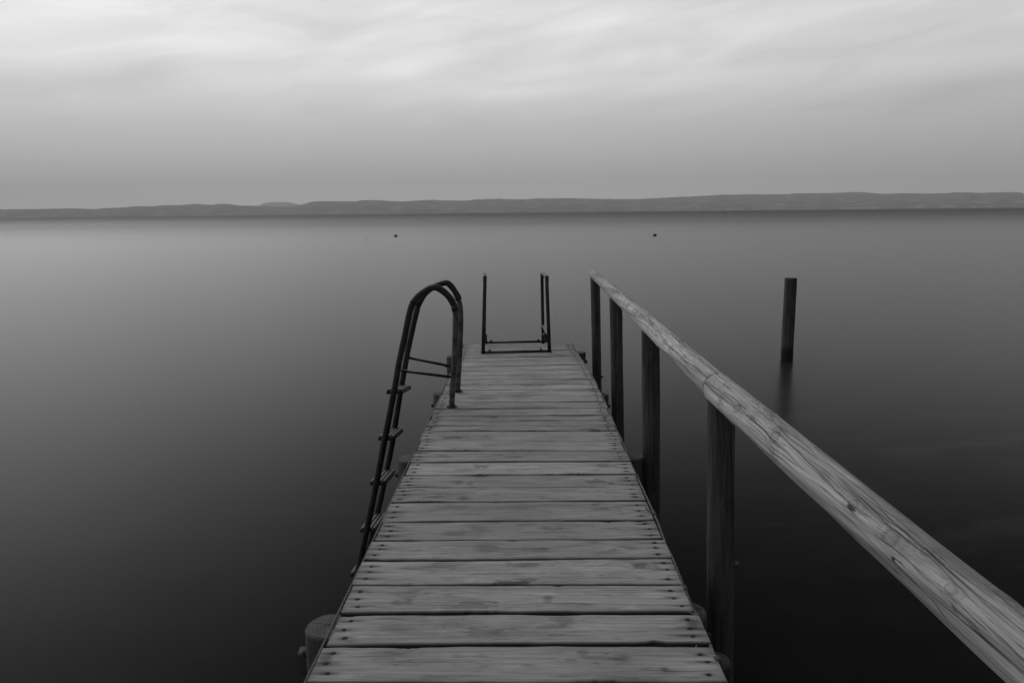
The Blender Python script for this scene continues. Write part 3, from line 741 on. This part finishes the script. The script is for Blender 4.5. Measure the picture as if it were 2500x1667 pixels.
for a_, b_ in ((fl_, fr_), (bl_, br_)):
    e = (b_ - a_).normalized(); ac = Acc().add(tube([a_ - e * .02 + Vector((0, 0, .012)), b_ + e * .02 + Vector((0, 0, .011))], .0115, 8))
    bar = mesh_obj('base_bar', ac.v, ac.f, M_steel, l2)
    for q in (.1, .87):
        p = a_.lerp(b_, q); ac = Acc().add(tube([p + Vector((0, 0, .01)), p + Vector((0, 0, .038))], .011, 6)); mesh_obj('bolt', ac.v, ac.f, M_nail, bar, False)
for P, bk in ((LL, bl_), (LR, br_)):
    # strut between upright and outer rail, and the rear foot block
    o = P[8].lerp(P[9], .15); o.z = aty(*z4(1530, 985), P[9].y).z
    fr0 = P[0]; q = Vector((P[0].x, P[0].y, 0)).lerp(P[2], .0); q.z = aty(*z4(1610, 1180), fr_.y).z
    v, f = tube([Vector((P[8].x, P[8].y, o.z)), q], .011, 10); mesh_obj('strut', v, f, M_worn, l2)
    v, f = box((bk.x - .022, bk.y - .015, .001), (bk.x + .022, bk.y + .02, .10), .004); mesh_obj('rear_foot', v, f, M_steel, l2, False)
    v, f = tube([Vector((bk.x, bk.y + .01, .07)), Vector((P[8].x, P[8].y, .07))], .011, 10); mesh_obj('strut', v, f, M_steel, l2)
for z in (-.25, -.55, -.85, -1.15):
    a_ = LL[-1].lerp(LL[-2], (z - LL[-1].z) / (LL[-2].z - LL[-1].z)); b_ = LR[-1].lerp(LR[-2], (z - LR[-1].z) / (LR[-2].z - LR[-1].z))
    v, f = box((a_.x, a_.y - .05, z - .02), (b_.x, a_.y + .05, z), .004); mesh_obj('step', v, f, M_steel, l2, False)

# ------------------------------------------------------------------ ropes along both board edges
def rope(path, r, name, label, knots):
    P = smooth_path(path, 10); n = len(P)
    root = empty(name, P[0], label, 'rope')
    # resample evenly
    ds = [0]
    for a, b in zip(P, P[1:]): ds.append(ds[-1] + (b - a).length)
    Ls = np.linspace(0, ds[-1], int(ds[-1] / .006)); PP = np.array([[q[k] for q in P] for k in range(3)])
    Q = np.stack([np.interp(Ls, ds, PP[k]) for k in range(3)], 1)
    sag = fbm(Ls * 3.5, Ls * 0, 91, 3)
    ac = Acc()
    for ph in (0, math.pi * 2 / 3, math.pi * 4 / 3):
        ang = Ls / .035 * 2 * math.pi + ph
        off = np.stack([np.cos(ang) * r * .52, np.zeros_like(Ls), np.sin(ang) * r * .52], 1)
        pts = Q + off + np.stack([sag * .006, Ls * 0, sag * .010], 1)
        ac.add(tube([Vector(p) for p in pts], r * .62, 7))
    mesh_obj('strand', ac.v, ac.f, M_rope, root)
    for (ky, sc) in knots:
        i = int(np.argmin(np.abs(Q[:, 1] - ky))); c0 = Vector(Q[i]) + Vector((sag[i] * .006, 0, sag[i] * .01)); ac = Acc()
        for w_ in range(3):
            pts = []
            for q in range(25):
                t_ = q / 24 * 2 * math.pi; pts.append(c0 + Vector((math.cos(t_) * r * 1.9 * sc, (w_ - 1) * r * 1.5 + r * .8 * math.sin(2 * t_), math.sin(t_) * r * 1.7 * sc + r * .3)))
            ac.add(tube(pts, r * .62, 7, caps=False))
        tail = [c0 + Vector((0, 0, r)), c0 + Vector((-.02 * sc, .015, r * 2)), c0 + Vector((-.035 * sc, .05, .002 + r)), c0 + Vector((-.028 * sc, .085, r * .6))]
        ac.add(tube(smooth_path(tail, 6), r * .6, 7))
        mesh_obj('knot', ac.v, ac.f, M_rope, root)
    return root
def edge_path(sd, out, z):
    P = []
    for k in range(8, len(lines), 3):
        p = lines[k][sd]; P.append(Vector((p.x + (out if sd else -out), p.y, z + .006 * math.sin(k * 2.1))))
    p = lines[-1][sd]; P.append(Vector((p.x + (out if sd else -out), p.y - .01, z)))
    return P
rope(edge_path(0, .008, -.004), .0042, 'rope', 'thin grey rope stretched along the left edge of the jetty boards', [])
rope(edge_path(1, .008, -.004), .0050, 'rope', 'thin knotted rope stretched along the right edge of the jetty boards', [(2.19, 1.5), (2.46, 1.2), (2.66, .8), (3.35, .8), (3.86, .9)])

# ------------------------------------------------------------------ things in the water
yp = atz(1807 / .9408, 879, WATER)
tp = aty(1816.5 / .9408, 639 / .9408, yp.y); bp = yp.copy(); e = (tp - bp)
mpost = logmesh(bp - e * .6, tp, 14.6 / F * (yp.y * .9865 + .3), M_post, 'mooring_post', None, 901, k=48, seglen=.03, rw=.03, tone=1.05, wet=WATER + .24)
tag(mpost, 'lone dark round post standing in the water to the right of the jetty', 'post')
cp = pile_cap(tp + Vector((0, 0, .002)), .105, mpost, 77)
def buoy(u, v_, r, label, squash=.75):
    p = atz(u, v_, WATER); o = empty('buoy', p, label, 'buoy', 'floats far out on the water')
    bm = bmesh.new(); bmesh.ops.create_icosphere(bm, subdivisions=3, radius=r)
    V = [Vector((v.co.x, v.co.y, v.co.z * squash)) * (1 + .06 * float(vn(v.co.x * 9, v.co.z * 9, 3))) + p + Vector((0, 0, r * .35)) for v in bm.verts]
    mesh_obj('float_body', V, [tuple(v.index for v in f.verts) for f in bm.faces], M_buoy, o); bm.free()
    v, f = tube([p + Vector((0, 0, r * .9)), p + Vector((0, 0, r * 1.25))], r * .18, 10); mesh_obj('ring', v, f, M_buoy, o)
buoy(966.2, 578.0, .21, 'small dark buoy far out on the water left of the jetty')
buoy(1598.6, 576.5, .21, 'small dark buoy far out on the water right of the jetty')
buoy(897.6, 586.2, .07, 'tiny faint float on the water left of the left dark buoy')

# ------------------------------------------------------------------ haze
M_h = bpy.data.materials.new('haze'); M_h.use_nodes = True; t = M_h.node_tree; t.nodes.clear()
pv = t.nodes.new('ShaderNodeVolumePrincipled'); pv.inputs['Color'].default_value = (1, 1, 1, 1); pv.inputs['Density'].default_value = 1.3e-4; pv.inputs['Anisotropy'].default_value = 0.0
o_ = t.nodes.new('ShaderNodeOutputMaterial'); t.links.new(pv.outputs[0], o_.inputs['Volume'])
v, f = box((-15000, -3500, WATER - 3.5), (15000, 10500, 400))
tag(mesh_obj('haze', v, f, M_h, smooth=False), 'thin grey haze over the lake', 'haze', kind='stuff')
